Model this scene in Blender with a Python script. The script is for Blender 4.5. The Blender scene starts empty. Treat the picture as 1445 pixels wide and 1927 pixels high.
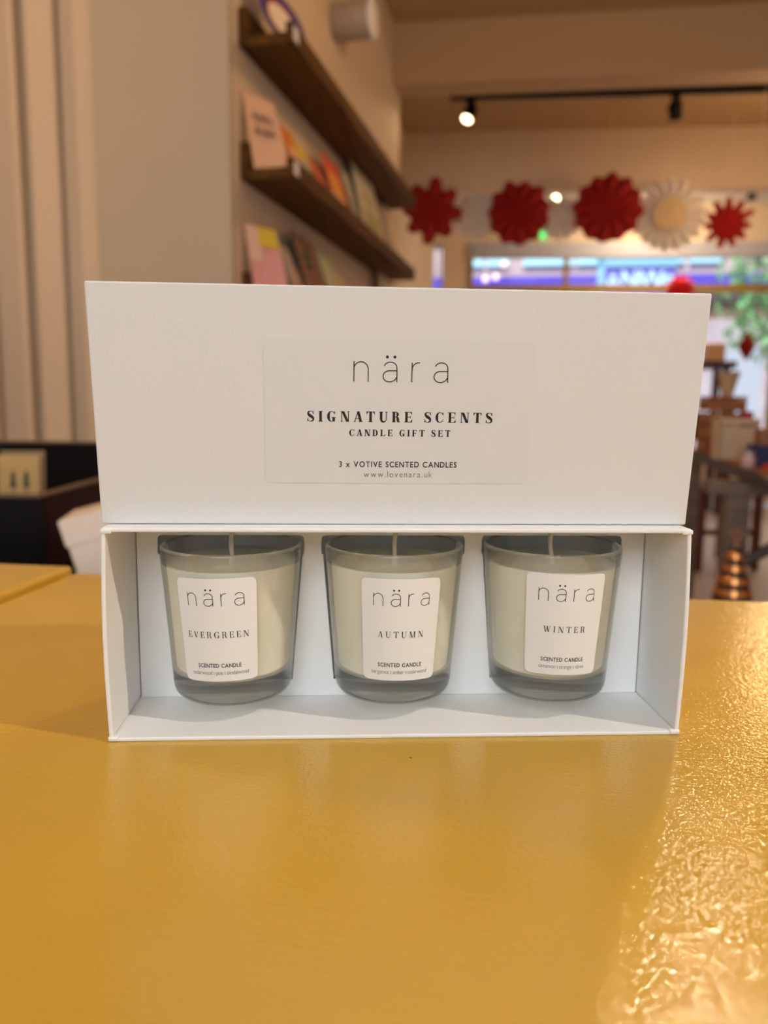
import bpy, bmesh, math, random
from mathutils import Vector, Matrix
random.seed(7)
S = bpy.context.scene
COL = S.collection
PI = math.pi
R = math.radians

# ------------------------------------------------------------------ materials
def _mat(name):
    m = bpy.data.materials.new(name); m.use_nodes = True
    nt = m.node_tree; b = nt.nodes['Principled BSDF']
    return m, nt, b
def mat(name, col, rough=.5, metal=0., noise=0., nscale=40., bump=0., bscale=200., spec=.5, coat=0., emit=None, estr=0.):
    m, nt, b = _mat(name)
    N, L = nt.nodes, nt.links
    b.inputs['Base Color'].default_value = (*col, 1)
    b.inputs['Roughness'].default_value = rough
    b.inputs['Metallic'].default_value = metal
    b.inputs['Specular IOR Level'].default_value = spec
    b.inputs['Coat Weight'].default_value = coat
    if emit:
        b.inputs['Emission Color'].default_value = (*emit, 1)
        b.inputs['Emission Strength'].default_value = estr
    tc = N.new('ShaderNodeTexCoord')
    if noise > 0:
        n = N.new('ShaderNodeTexNoise'); n.inputs['Scale'].default_value = nscale
        n.inputs['Detail'].default_value = 4
        mx = N.new('ShaderNodeMix'); mx.data_type = 'RGBA'
        mx.inputs['A'].default_value = (*[c*(1-noise) for c in col], 1)
        mx.inputs['B'].default_value = (*[min(1, c*(1+noise)) for c in col], 1)
        L.new(tc.outputs['Object'], n.inputs['Vector'])
        L.new(n.outputs['Fac'], mx.inputs['Factor']); L.new(mx.outputs['Result'], b.inputs['Base Color'])
    if bump > 0:
        n2 = N.new('ShaderNodeTexNoise'); n2.inputs['Scale'].default_value = bscale
        n2.inputs['Detail'].default_value = 3
        bp = N.new('ShaderNodeBump'); bp.inputs['Strength'].default_value = bump
        bp.inputs['Distance'].default_value = .001
        L.new(tc.outputs['Object'], n2.inputs['Vector'])
        L.new(n2.outputs['Fac'], bp.inputs['Height']); L.new(bp.outputs['Normal'], b.inputs['Normal'])
    return m
def glass_mat(name, col, ior=1.5, clear=.40):
    m, nt, b = _mat(name)
    N, L = nt.nodes, nt.links
    b.inputs['Base Color'].default_value = (*col, 1)
    b.inputs['Transmission Weight'].default_value = 1
    b.inputs['Roughness'].default_value = 0
    b.inputs['IOR'].default_value = ior
    t = N.new('ShaderNodeBsdfTransparent'); t.inputs['Color'].default_value = (*col, 1)
    mx = N.new('ShaderNodeMixShader'); mx.inputs['Fac'].default_value = clear
    L.new(b.outputs['BSDF'], mx.inputs[1]); L.new(t.outputs['BSDF'], mx.inputs[2])
    L.new(mx.outputs['Shader'], N['Material Output'].inputs['Surface'])
    return m
def pane_mat(name, tint=(.93, .96, .97), ior=1.45, rough=.02):
    m, nt, b = _mat(name)
    N, L = nt.nodes, nt.links
    t = N.new('ShaderNodeBsdfTransparent'); t.inputs['Color'].default_value = (*tint, 1)
    g = N.new('ShaderNodeBsdfGlossy'); g.inputs['Roughness'].default_value = rough
    fr = N.new('ShaderNodeFresnel'); fr.inputs['IOR'].default_value = ior
    mx = N.new('ShaderNodeMixShader')
    L.new(fr.outputs['Fac'], mx.inputs['Fac']); L.new(t.outputs['BSDF'], mx.inputs[1]); L.new(g.outputs['BSDF'], mx.inputs[2])
    L.new(mx.outputs['Shader'], N['Material Output'].inputs['Surface'])
    return m
def wood_mat(name, c1, c2, rough=.6, scale=(1, 14, 14), spec=.5):
    m, nt, b = _mat(name)
    N, L = nt.nodes, nt.links
    tc = N.new('ShaderNodeTexCoord'); mp = N.new('ShaderNodeMapping'); mp.inputs['Scale'].default_value = scale
    n = N.new('ShaderNodeTexNoise'); n.inputs['Scale'].default_value = 3; n.inputs['Detail'].default_value = 6; n.inputs['Distortion'].default_value = .6
    cr = N.new('ShaderNodeValToRGB'); cr.color_ramp.elements[0].color = (*c1, 1); cr.color_ramp.elements[1].color = (*c2, 1)
    cr.color_ramp.elements[0].position = .3; cr.color_ramp.elements[1].position = .7
    L.new(tc.outputs['Object'], mp.inputs['Vector']); L.new(mp.outputs['Vector'], n.inputs['Vector'])
    L.new(n.outputs['Fac'], cr.inputs['Fac']); L.new(cr.outputs['Color'], b.inputs['Base Color'])
    b.inputs['Roughness'].default_value = rough
    b.inputs['Specular IOR Level'].default_value = spec
    return m
def table_paint():
    m, nt, b = _mat('yellow gloss paint')
    N, L = nt.nodes, nt.links
    tc = N.new('ShaderNodeTexCoord')
    # tone: broad mottling plus small worn specks
    n = N.new('ShaderNodeTexNoise'); n.inputs['Scale'].default_value = 9; n.inputs['Detail'].default_value = 5
    L.new(tc.outputs['Object'], n.inputs['Vector'])
    cr = N.new('ShaderNodeValToRGB')
    cr.color_ramp.elements[0].position = .3; cr.color_ramp.elements[0].color = (.58, .345, .036, 1)
    cr.color_ramp.elements[1].position = .7; cr.color_ramp.elements[1].color = (.65, .395, .046, 1)
    L.new(n.outputs['Fac'], cr.inputs['Fac'])
    v = N.new('ShaderNodeTexVoronoi'); v.inputs['Scale'].default_value = 26; v.inputs['Randomness'].default_value = 1
    L.new(tc.outputs['Object'], v.inputs['Vector'])
    lt = N.new('ShaderNodeMath'); lt.operation = 'LESS_THAN'; lt.inputs[1].default_value = .018
    L.new(v.outputs['Distance'], lt.inputs[0])
    mx = N.new('ShaderNodeMix'); mx.data_type = 'RGBA'; mx.inputs['B'].default_value = (.26, .12, .012, 1)
    L.new(lt.outputs['Value'], mx.inputs['Factor']); L.new(cr.outputs['Color'], mx.inputs['A'])
    L.new(mx.outputs['Result'], b.inputs['Base Color'])
    b.inputs['Roughness'].default_value = .075
    b.inputs['Specular IOR Level'].default_value = .5
    # brush marks: noise stretched along two diagonals + fine orange peel
    def streak(ang, sc, det):
        mp = N.new('ShaderNodeMapping'); mp.inputs['Rotation'].default_value = (0, 0, ang); mp.inputs['Scale'].default_value = sc
        q = N.new('ShaderNodeTexNoise'); q.inputs['Scale'].default_value = 1; q.inputs['Detail'].default_value = det
        L.new(tc.outputs['Object'], mp.inputs['Vector']); L.new(mp.outputs['Vector'], q.inputs['Vector'])
        return q.outputs['Fac']
    a = streak(R(38), (55, 700, 50), 3); c = streak(R(-20), (40, 520, 50), 2)
    d = streak(0, (480, 480, 480), 2)
    b1 = N.new('ShaderNodeBump'); b1.inputs['Strength'].default_value = .16; b1.inputs['Distance'].default_value = .0006
    b2 = N.new('ShaderNodeBump'); b2.inputs['Strength'].default_value = .12; b2.inputs['Distance'].default_value = .0006
    b3 = N.new('ShaderNodeBump'); b3.inputs['Strength'].default_value = .42; b3.inputs['Distance'].default_value = .0006
    L.new(a, b1.inputs['Height']); L.new(c, b2.inputs['Height']); L.new(d, b3.inputs['Height'])
    L.new(b1.outputs['Normal'], b2.inputs['Normal']); L.new(b2.outputs['Normal'], b3.inputs['Normal'])
    L.new(b3.outputs['Normal'], b.inputs['Normal'])
    return m

M = dict(
    card=mat('white card shaded lid', (.74, .74, .735), .42, noise=.012, nscale=18, bump=.08, bscale=900),  # same card as the tray; the lid's dimmer light put into a darker colour
    tray=mat('white card lit tray', (.885, .885, .88), .45, noise=.012, nscale=18),  # same card as the lid; brighter light on the tray put into the colour
    inner=mat('white inner card', (.90, .90, .905), .55, noise=.015, nscale=25),
    sticker=mat('sticker paper', (.718, .722, .716), .45, noise=.01, nscale=60),
    label=mat('candle label paper', (.86, .855, .84), .5, noise=.012, nscale=300),
    ink=mat('black print', (.008, .008, .012), .5),
    ink2=mat('grey print', (.09, .09, .10), .5),
    glass=glass_mat('clear tumbler glass', (.993, .995, .988), 1.48),
    wax=mat('ivory wax', (.965, .94, .78), .4, noise=.015, nscale=60),
    wick=mat('cotton wick', (.72, .66, .54), .9, bump=.6, bscale=2500),
    table=table_paint(),
    cream=mat('cream wall paint', (.66, .51, .345), .75, noise=.02, nscale=6),
    panel=mat('grey cream panel paint', (.50, .405, .285), .65, noise=.03, nscale=5),
    groove=mat('grooved board paint', (.53, .42, .30), .7),
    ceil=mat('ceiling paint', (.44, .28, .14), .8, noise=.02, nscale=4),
    floor=mat('pale grey floor', (.68, .66, .74), .35, noise=.06, nscale=8),
    shelf=wood_mat('stained scaffold board', (.052, .019, .002), (.150, .062, .006), .7, (14, 1, 14), .2),
    blackwood=mat('black stained wood', (.004, .003, .003), .6, spec=.15),
    redwood=mat('dark red brown wood', (.022, .003, .002), .6, noise=.2, nscale=20, spec=.15),
    rim=mat('worn brown rim', (.16, .10, .06), .6),
    black=mat('black metal', (.006, .005, .005), .6, spec=.2),
    red=mat('red paper', (.31, .0005, .001), .75, noise=.12, nscale=30),
    redlight=mat('bright red paper', (.75, .02, .03), .7, noise=.08, nscale=30),
    white=mat('white paper', (.80, .74, .66), .8, noise=.04, nscale=30),
    beige=mat('beige paper', (.74, .55, .32), .8, noise=.04, nscale=30),
    offwhite=mat('white plastic', (.75, .73, .71), .5),
    bulb=mat('lit lamp face', (1, .9, .7), .5, emit=(1, .80, .45), estr=9),
    bulb2=mat('small lit lamp', (1, .9, .7), .5, emit=(1, .78, .42), estr=14),
    green=mat('lit green sign', (.05, .5, .12), .5, emit=(.05, .75, .16), estr=1.6),
    frame=mat('lilac grey window frame', (.40, .38, .42), .5),
    gold=mat('ochre painted frame', (.30, .17, .012), .5),
    pane=pane_mat('window glass'),
    brick=mat('pinkish masonry', (.62, .47, .46), .85, noise=.15, nscale=3),
    paleshop=mat('pale shopfront', (.47, .40, .45), .7, noise=.45, nscale=2.5),
    fascia=mat('blue violet fascia', (.115, .085, .62), .4),
    signblue=mat('sign frame light blue', (.30, .62, .85), .4),
    signback=mat('sign violet panel', (.17, .15, .66), .4),
    signlet=mat('lit sign letters', (.6, .85, 1), .4, emit=(.45, .78, 1), estr=.35),
    skywin=mat('upper window sky glow', (.35, .55, .62), .1, emit=(.40, .78, .92), estr=.95),  # sky reflected in the panes is put in as even emission
    shopdark=mat('brown shop window', (.26, .17, .13), .3),
    leaf=mat('tree leaves', (.22, .46, .20), .6, noise=.4, nscale=3),
    bark=mat('tree bark', (.15, .11, .08), .9),
    road=mat('street asphalt', (.50, .48, .52), .8, noise=.08, nscale=3),
    streetlamp=mat('globe lamp', (1, .8, .75), .5, emit=(1, .62, .56), estr=1.6),
    copper=mat('copper wire', (.60, .25, .085), .28, metal=1.),
    darkmet=mat('dark core', (.03, .018, .014), .6),
    tabledark=mat('dark blue grey table edge', (.035, .032, .045), .5),
    trestle=wood_mat('grey brown trestle', (.11, .075, .055), (.19, .135, .10), .6),
    brace=mat('dark brown brace', (.045, .028, .022), .5),
    crate=wood_mat('orange brown crate', (.22, .075, .018), (.42, .17, .05), .6),
    wicker=mat('wicker', (.66, .53, .38), .8, noise=.25, nscale=120),
    kraft=mat('kraft card', (.58, .37, .15), .8, noise=.05, nscale=30),
    redbrown=mat('red brown chair wood', (.10, .022, .014), .5),
    blue=mat('grey blue glaze', (.16, .24, .34), .3),
    navy=mat('navy card', (.012, .018, .09), .5),
    brownbox=mat('brown card', (.30, .13, .07), .7),
    tan=mat('tan cloth', (.62, .38, .24), .8),
    purple=mat('purple brown shelf paint', (.075, .045, .06), .6),
    lilac=mat('lilac card', (.45, .45, .66), .6),
    pinkjar=mat('pinkish jar', (.62, .44, .42), .3),
    darkred=mat('dark red glaze', (.20, .012, .012), .35),
    silver=mat('brushed silver', (.62, .58, .66), .3, metal=1.),
    creambox=mat('cream card', (.78, .66, .54), .7, noise=.03, nscale=30),
)
_cm = {}
def cmat(col, rough=.6):
    k = tuple(round(c, 3) for c in col)
    if k not in _cm: _cm[k] = mat('card print %d' % len(_cm), col, rough, noise=.03, nscale=40)
    return _cm[k]

# ------------------------------------------------------------------ mesh tools
class MB:
    def __init__(s): s.v = []; s.f = []
    def add(s, vs, fs, mtx=None):
        o = len(s.v)
        for p in vs:
            p = Vector(p); s.v.append(mtx @ p if mtx else p)
        s.f += [tuple(i+o for i in f) for f in fs]
        return s
    def box(s, x0, x1, y0, y1, z0, z1, mtx=None):
        vs = [(x, y, z) for z in (z0, z1) for y in (y0, y1) for x in (x0, x1)]
        return s.add(vs, [(0, 2, 3, 1), (4, 5, 7, 6), (0, 1, 5, 4), (2, 6, 7, 3), (0, 4, 6, 2), (1, 3, 7, 5)], mtx)
    def lathe(s, prof, n=32, mtx=None, closed=False):
        vs = []; fs = []
        for r, z in prof:
            for k in range(n):
                a = 2*PI*k/n; vs.append((r*math.cos(a), r*math.sin(a), z))
        m = len(prof)
        rng = range(m) if closed else range(m-1)
        for i in rng:
            j = (i+1) % m
            for k in range(n):
                l = (k+1) % n
                fs.append((i*n+k, i*n+l, j*n+l, j*n+k))
        if not closed:
            fs.append(tuple(reversed(range(n)))); fs.append(tuple(range((m-1)*n, m*n)))
        return s.add(vs, fs, mtx)
    def tube(s, pts, r, n=10, caps=True):
        pts = [Vector(p) for p in pts]; vs = []; fs = []
        rs = r if isinstance(r, (list, tuple)) else [r]*len(pts)
        for i, p in enumerate(pts):
            t = (pts[min(i+1, len(pts)-1)]-pts[max(i-1, 0)]).normalized()
            a = t.orthogonal().normalized() if abs(t.z) < .9 else Vector((1, 0, 0)).cross(t).normalized()
            if i and a.dot(pa) < 0: a = -a
            pa = a; b = t.cross(a)
            for k in range(n):
                q = 2*PI*k/n; vs.append(p+(a*math.cos(q)+b*math.sin(q))*rs[i])
        for i in range(len(pts)-1):
            for k in range(n):
                l = (k+1) % n; fs.append((i*n+k, i*n+l, (i+1)*n+l, (i+1)*n+k))
        if caps:
            fs.append(tuple(reversed(range(n)))); fs.append(tuple(range((len(pts)-1)*n, len(pts)*n)))
        return s.add(vs, fs)
    def build(s, name, m, parent=None, loc=(0, 0, 0), rz=0., bevel=0., smooth=False, segs=2):
        me = bpy.data.meshes.new(name); me.from_pydata([tuple(p) for p in s.v], [], s.f)
        bm = bmesh.new(); bm.from_mesh(me); bmesh.ops.recalc_face_normals(bm, faces=bm.faces); bm.to_mesh(me); bm.free()
        me.materials.append(m)
        o = bpy.data.objects.new(name, me); COL.objects.link(o)
        o.location = loc; o.rotation_euler = (0, 0, rz)
        if parent: o.parent = parent
        if smooth:
            for p in me.polygons: p.use_smooth = True
        if bevel:
            b = o.modifiers.new('bevel', 'BEVEL'); b.width = bevel; b.segments = segs; b.limit_method = 'ANGLE'; b.angle_limit = R(40)
        return o
def tag(o, label, cat, group=None, kind=None):
    o['label'] = label; o['category'] = cat
    if group: o['group'] = group
    if kind: o['kind'] = kind
    return o
def struct(o, label=None, cat=None):
    o['kind'] = 'structure'
    if label: o['label'] = label
    if cat: o['category'] = cat
    return o
def empty(name, loc, label, cat, rz=0., group=None, rot=None):
    o = bpy.data.objects.new(name, None); COL.objects.link(o); o.empty_display_size = .05
    o.location = loc; o.rotation_euler = rot or (0, 0, rz)
    return tag(o, label, cat, group)
def autosmooth(o, ang=40):
    me = o.data
    for p in me.polygons: p.use_smooth = True
    me.set_sharp_from_angle(angle=R(ang))
def Tm(x=0, y=0, z=0): return Matrix.Translation((x, y, z))
def Rm(a, ax): return Matrix.Rotation(a, 4, ax)

# ------------------------------------------------------------------ lettering (2-D outlines)
def vstroke(pts, ws):
    """ribbon of varying width along a polyline -> list of polygons"""
    n = len(pts); L = []; Rr = []
    if not isinstance(ws, (list, tuple)): ws = [ws]*n
    for i in range(n):
        ax, ay = pts[max(i-1, 0)]; bx, by = pts[min(i+1, n-1)]
        dx, dy = bx-ax, by-ay; l = math.hypot(dx, dy) or 1
        nx, ny = -dy/l, dx/l; w = ws[i]/2
        L.append((pts[i][0]+nx*w, pts[i][1]+ny*w)); Rr.append((pts[i][0]-nx*w, pts[i][1]-ny*w))
    return [[L[i], L[i+1], Rr[i+1], Rr[i]] for i in range(n-1)]
def rect(x0, y0, x1, y1): return [(x0, y0), (x1, y0), (x1, y1), (x0, y1)]
def catmull(P, ws, k=8):
    pts = []; w = []
    Q = [P[0]]+P+[P[-1]]; V = [ws[0]]+ws+[ws[-1]]
    for i in range(1, len(Q)-2):
        for j in range(k):
            t = j/k
            def cr(a, b, c, d): return .5*(2*b+(c-a)*t+(2*a-5*b+4*c-d)*t*t+(3*b-a-3*c+d)*t**3)
            pts.append(tuple(cr(Q[i-1][m], Q[i][m], Q[i+1][m], Q[i+2][m]) for m in (0, 1)))
            w.append(max(.02, cr(V[i-1], V[i], V[i+1], V[i+2])))
    pts.append(P[-1]); w.append(ws[-1])
    return pts, w
def didone(ch, T, h=.045):
    """high-contrast serif capital, cap height 1 -> (polygons, width)"""
    s = .08; P = []
    def stem(x, y0=0, y1=1, w=None, b=True, t=True, hl=s, hr=s):
        w = T if w is None else w
        P.append(rect(x, y0, x+w, y1))
        if b: P.append(rect(x-hl, y0, x+w+hr, y0+h))
        if t: P.append(rect(x-hl, y1-h, x+w+hr, y1))
    def diag(xa, ya, xb, yb, w): P.append([(xa-w/2, ya), (xa+w/2, ya), (xb+w/2, yb), (xb-w/2, yb)])
    if ch == 'I': stem(s); return P, T+2*s
    if ch in 'EFL':
        stem(s); x1 = s+T+.40
        if ch in 'EF':
            P.append(rect(s, 1-h, x1, 1)); P.append([(x1-h, 1), (x1, 1), (x1, .70), (x1-.14, 1-h)])
            P.append(rect(s+T, .5-h/2, x1-.12, .5+h/2)); P.append(vstroke([(x1-.13, .36), (x1-.13, .64)], .05)[0])
            P.append([(x1-.20, .5), (x1-.105, .36), (x1-.105, .64)])
        if ch in 'EL':
            P.append(rect(s, 0, x1+.04, h)); P.append([(x1+.04-h, 0), (x1+.04, 0), (x1+.04, .33), (x1-.12, h)])
        return P, x1+.05
    if ch == 'T':
        w = .80; stem(w/2-T/2, t=False)
        P.append(rect(0, 1-h, w, 1)); P.append([(0, 1), (h, 1), (.15, 1-h), (0, .68)]); P.append([(w-h, 1), (w, 1), (w, .68), (w-.15, 1-h)])
        return P, w
    if ch == 'N':
        stem(.10, w=h*1.2, t=False); P.append(rect(0, 1-h, .22, 1)); stem(.74, w=h*1.2, b=False)
        diag(.10+T*.55, 1, .785-T*.35, 0, T*1.12); return P, .88
    if ch in 'AV':
        if ch == 'A':
            diag(.08, 0, .40, 1, h*1.3); diag(.68, 0, .42, 1, T*1.08)
            P.append(rect(.19, .29, .56, .29+h)); P.append(rect(-.02, 0, .20, h)); P.append(rect(.68-T/2-.08, 0, .68+T/2+.07, h))
        else:
            diag(.40, 0, .14, 1, T*1.08); diag(.42, 0, .70, 1, h*1.3)
            P.append(rect(.14-T/2-.07, 1-h, .14+T/2+.08, 1)); P.append(rect(.60, 1-h, .82, 1))
        return P, .80
    if ch == 'M':
        stem(.10, w=h*1.2, t=False); P.append(rect(0, 1-h, .22, 1)); stem(.80, t=True)
        diag(.10+T*.5, 1, .50, 0, T*1.05); diag(.50, 0, .86, 1, h*1.3); return P, 1.04
    if ch == 'W':
        for o in (0, .44):
            diag(.34+o, 0, .12+o, 1, T*1.05); diag(.36+o, 0, .58+o, 1, h*1.3)
        P.append(rect(-.02, 1-h, .28, 1)); P.append(rect(.42, 1-h, .72, 1)); P.append(rect(.93, 1-h, 1.12, 1))
        return P, 1.10
    if ch == 'U':
        P.append(rect(.08, .3, .08+T, 1)); P.append(rect(0, 1-h, .16+T, 1)); P.append(rect(.70-h*.6, .3, .70+h*.6, 1)); P.append(rect(.60, 1-h, .82, 1))
        cx, rx = (.08+T/2+.70)/2, (.70-.08-T/2)/2
        pts = []; ws = []
        for k in range(15):
            a = PI+PI*k/14; pts.append((cx+rx*math.cos(a), .31+.29*math.sin(a)))
            f = k/14; ws.append(T+(h*1.2-T)*min(1, f*1.25))
        P.extend(vstroke(pts, ws)); return P, .82
    if ch in 'CG':
        pts = []; ws = []
        for k in range(29):
            a = R(38)+R(284)*k/28; c = math.cos(a)
            w = h+(T*1.1-h)*max(0, -c)**1.3
            pts.append((.41+(.41-w/2)*c, .5+(.51-w/2)*math.sin(a))); ws.append(w)
        P.extend(vstroke(pts, ws)); P.append([(.72, 1.0), (.76, 1.0), (.76, .66), (.66, .84)])
        if ch == 'C': P.append([(.70, .14), (.78, .30), (.75, .33), (.66, .16)]); return P, .80
        P.append(rect(.76-T, .02, .76, .43)); P.append(rect(.76-T-.08, .43-h, .84, .43)); return P, .86
    if ch == 'D':
        stem(s, hr=0); x = s+T/2; pts = []; ws = []
        P.append(rect(s, 0, .40, h)); P.append(rect(s, 1-h, .40, 1))
        for k in range(21):
            a = -PI/2+PI*k/20; w = h+(T*1.1-h)*max(0, math.cos(a))**1.3
            pts.append((.38+(.44-w/2)*math.cos(a), .5+(.5-w/2)*math.sin(a))); ws.append(w)
        P.extend(vstroke(pts, ws)); return P, .84
    if ch == 'R':
        stem(s, hr=.06); P.append(rect(s, 1-h, .42, 1)); P.append(rect(s, .5-h/2, .42, .5+h/2))
        pts = []; ws = []
        for k in range(17):
            a = -PI/2+PI*k/16; w = h+(T-h)*max(0, math.cos(a))**1.3
            pts.append((.40+(.28-w/2)*math.cos(a), .745+(.255-w/2)*math.sin(a)))
            ws.append(w)
        P.extend(vstroke(pts, ws))
        p, w = catmull([(.42, .5), (.56, .40), (.60, .15), (.70, .01), (.80, .07)], [h, T*.9, T, h*1.2, h*.8], 6)
        P.extend(vstroke(p, w)); return P, .80
    if ch == 'S':
        p, w = catmull([(.58, .70), (.52, .92), (.33, .98), (.13, .90), (.10, .74), (.24, .58), (.42, .46), (.57, .30), (.53, .10), (.32, .02), (.12, .09), (.05, .31)],
                       [h, h, h, h+T*.35, T*.75, T*1.12, T*1.12, T*.8, h+T*.35, h, h, h], 5)
        P.extend(vstroke(p, w)); P.append([(.57, 1), (.61, 1), (.61, .68), (.53, .88)]); P.append([(.02, 0), (.06, 0), (.11, .13), (.02, .34)])
        return P, .66
    return [], .34
def didone_line(txt, cap, T, x0, x1, y, h=.045):
    g = [didone(c, T, h) for c in txt]
    nat = sum(w for _, w in g)*cap
    gap = ((x1-x0)-nat)/(len(txt)-1); x = x0; out = []
    for P, w in g:
        for p in P: out.append([(x+a*cap, y+b*cap) for a, b in p])
        x += w*cap+gap
    return out
_gl = {}
def glyph(ch, bold):
    """sans glyph from the built-in face -> (verts, faces, xmin, xmax)"""
    k = (ch, bold)
    if k not in _gl:
        c = bpy.data.curves.new('g', 'FONT'); c.body = ch; c.size = 1; c.dimensions = '2D'; c.fill_mode = 'FRONT'
        c.resolution_u = 4; c.offset = 0.016 if bold else -.010
        o = bpy.data.objects.new('g', c); COL.objects.link(o)
        bpy.context.view_layer.update()
        me = bpy.data.meshes.new_from_object(o.evaluated_get(bpy.context.evaluated_depsgraph_get()))
        vs = [(v.co.x, v.co.y) for v in me.vertices]; fs = [tuple(p.vertices) for p in me.polygons]
        bpy.data.objects.remove(o); bpy.data.curves.remove(c); bpy.data.meshes.remove(me)
        _gl[k] = (vs, fs, min([v[0] for v in vs], default=0), max([v[0] for v in vs], default=.3), max([v[1] for v in vs], default=.7))
    return _gl[k]
def sans_line(txt, height, x0, x1, y, bold=False, up=None):
    """height = cap height (upper case) or x-height (lower case)"""
    up = (txt.upper() == txt) if up is None else up
    ref = glyph('E' if up else 'x', bold)[4]; sc = height/ref; sx = sc*.88
    ws = []
    for c in txt:
        if c == ' ': ws.append(.22*sc)
        elif c == '|': ws.append(.07*sc)
        else: g = glyph(c, bold); ws.append((g[3]-g[2])*sx)
    gap = ((x1-x0)-sum(ws))/(len(txt)-1); x = x0; out = []
    for c, w in zip(txt, ws):
        if c == '|': out.append(rect(x, y-.05*height, x+w, y+1.25*height))
        elif c != ' ':
            g = glyph(c, bold)
            for f in g[1]: out.append([(x+(g[0][i][0]-g[2])*sx, y+g[0][i][1]*sc) for i in f])
        x += w+gap
    return out
def arc(cx, cy, rx, ry, a0, a1, n=14): return [(cx+rx*math.cos(R(a0+(a1-a0)*i/n)), cy+ry*math.sin(R(a0+(a1-a0)*i/n))) for i in range(n+1)]
def logo(xh, x0, x1, y, st):
    """thin monoline lower-case word, x-height xh, between x0 and x1"""
    w = st/xh
    def n(): return vstroke([(w/2, 0), (w/2, 1)], w)+vstroke([(w/2, .50)]+arc(.38, .62, .36, .36, 165, 0)+[(.74, .30), (.74, 0)], w)
    def a():
        out = vstroke(arc(.385, .70, .33, .285, 160, 15)+[(.715, .62), (.72, .3), (.72, 0)], w)
        out += vstroke([(.72, .56), (.40, .56)]+arc(.33, .285, .31, .275, 90, 270)+[(.42, .01), (.60, .09), (.72, .25)], w)
        return out
    def r(): return vstroke([(w/2, 0), (w/2, .97)], w)+vstroke([(w/2, .55)]+arc(.36, .60, .34, .37, 160, 80, 8), w)
    gl = [(n(), .76), (a(), .74), (r(), .42), (a(), .74)]
    scale = xh; gap = ((x1-x0)-sum(g[1] for g in gl)*scale)/3; x = x0; out = []
    for i, (P, wd) in enumerate(gl):
        for p in P: out.append([(x+u*scale, y+v*scale) for u, v in p])
        if i == 1:
            for dx in (.22, .60):
                out.append([(x+dx*scale+.075*xh*math.cos(k*PI/6), y+1.235*xh+.075*xh*math.sin(k*PI/6)) for k in range(12)])
        x += wd*scale+gap
    return out
def flat_text(polys, fn):
    """polygons (2-D) -> MB through the surface map fn"""
    b = MB()
    for p in polys: b.add([fn(u, v) for u, v in p], [tuple(range(len(p)))])
    return b

# ------------------------------------------------------------------ camera
cd = bpy.data.cameras.new('camera'); cam = bpy.data.objects.new('camera', cd); COL.objects.link(cam)
FW, RT, UP = Vector((-.21775532, .96596492, -.13962233)), Vector((.97509683, .22147986, .01152572)), Vector((-.04205698, .13363551, .99013775))
mw = Matrix.Identity(4)
for i, v in enumerate((RT, UP, -FW)):
    for j in range(3): mw[j][i] = v[j]
CAMP = Vector((0, 0, .88937))
mw.translation = CAMP
cam.matrix_world = mw
cd.sensor_fit = 'VERTICAL'; cd.sensor_height = 36; cd.lens = 36*1450/1927
cd.clip_start = .01; cd.clip_end = 100
cd.dof.use_dof = True; cd.dof.focus_distance = .315; cd.dof.aperture_fstop = cd.lens/3.7
S.camera = cam

# ------------------------------------------------------------------ tables (yellow)
TYAW = R(5.5)
def yellow_table(loc, x0, x1, y0, y1, z0, thick, label):
    t = empty('painted_table', loc, label, 'table', TYAW, 'yellow painted tables')
    MB().box(x0, x1, y0, y1, z0-thick, z0).build('tabletop', M['table'], t, bevel=.0025)
    MB().box(x0+.06, x1-.06, y0+.05, y1-.05, z0-thick-.09, z0-thick).build('apron', M['table'], t, bevel=.002)
    for sx in (x0+.06, x1-.12):
        for sy in (y0+.05, y1-.11):
            MB().box(sx, sx+.06, sy, sy+.06, 0, z0-thick).build('leg', M['table'], t, bevel=.003)
    return t
yellow_table((-.3800, .5425, 0), 0, 1.15, -1.0, 0, .75, .03, 'yellow gloss painted table carrying the white candle gift box')
yellow_table((-.3800, .5425, 0), -1.05, -.0042, -1.0, .0055, .7545, .03, 'yellow painted table at left, standing slightly higher than its neighbour')
# metal object cut by the left edge of the photo
o = MB()
o.lathe([(.0035, 0), (.0045, .001), (.0045, .075), (.003, .078)], 16, Rm(PI/2, 'Y'))
o.build('silver_pen', M['silver'], loc=(-.4180, .4300, .7591), smooth=True)
tag(bpy.data.objects['silver_pen'], 'small silver grey round-ended object lying on the left yellow table', 'pen')
bpy.data.objects['silver_pen'].rotation_euler = (0, 0, PI)
bpy.data.objects['silver_pen'].location = (-.3880, .4360, .7591)

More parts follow.
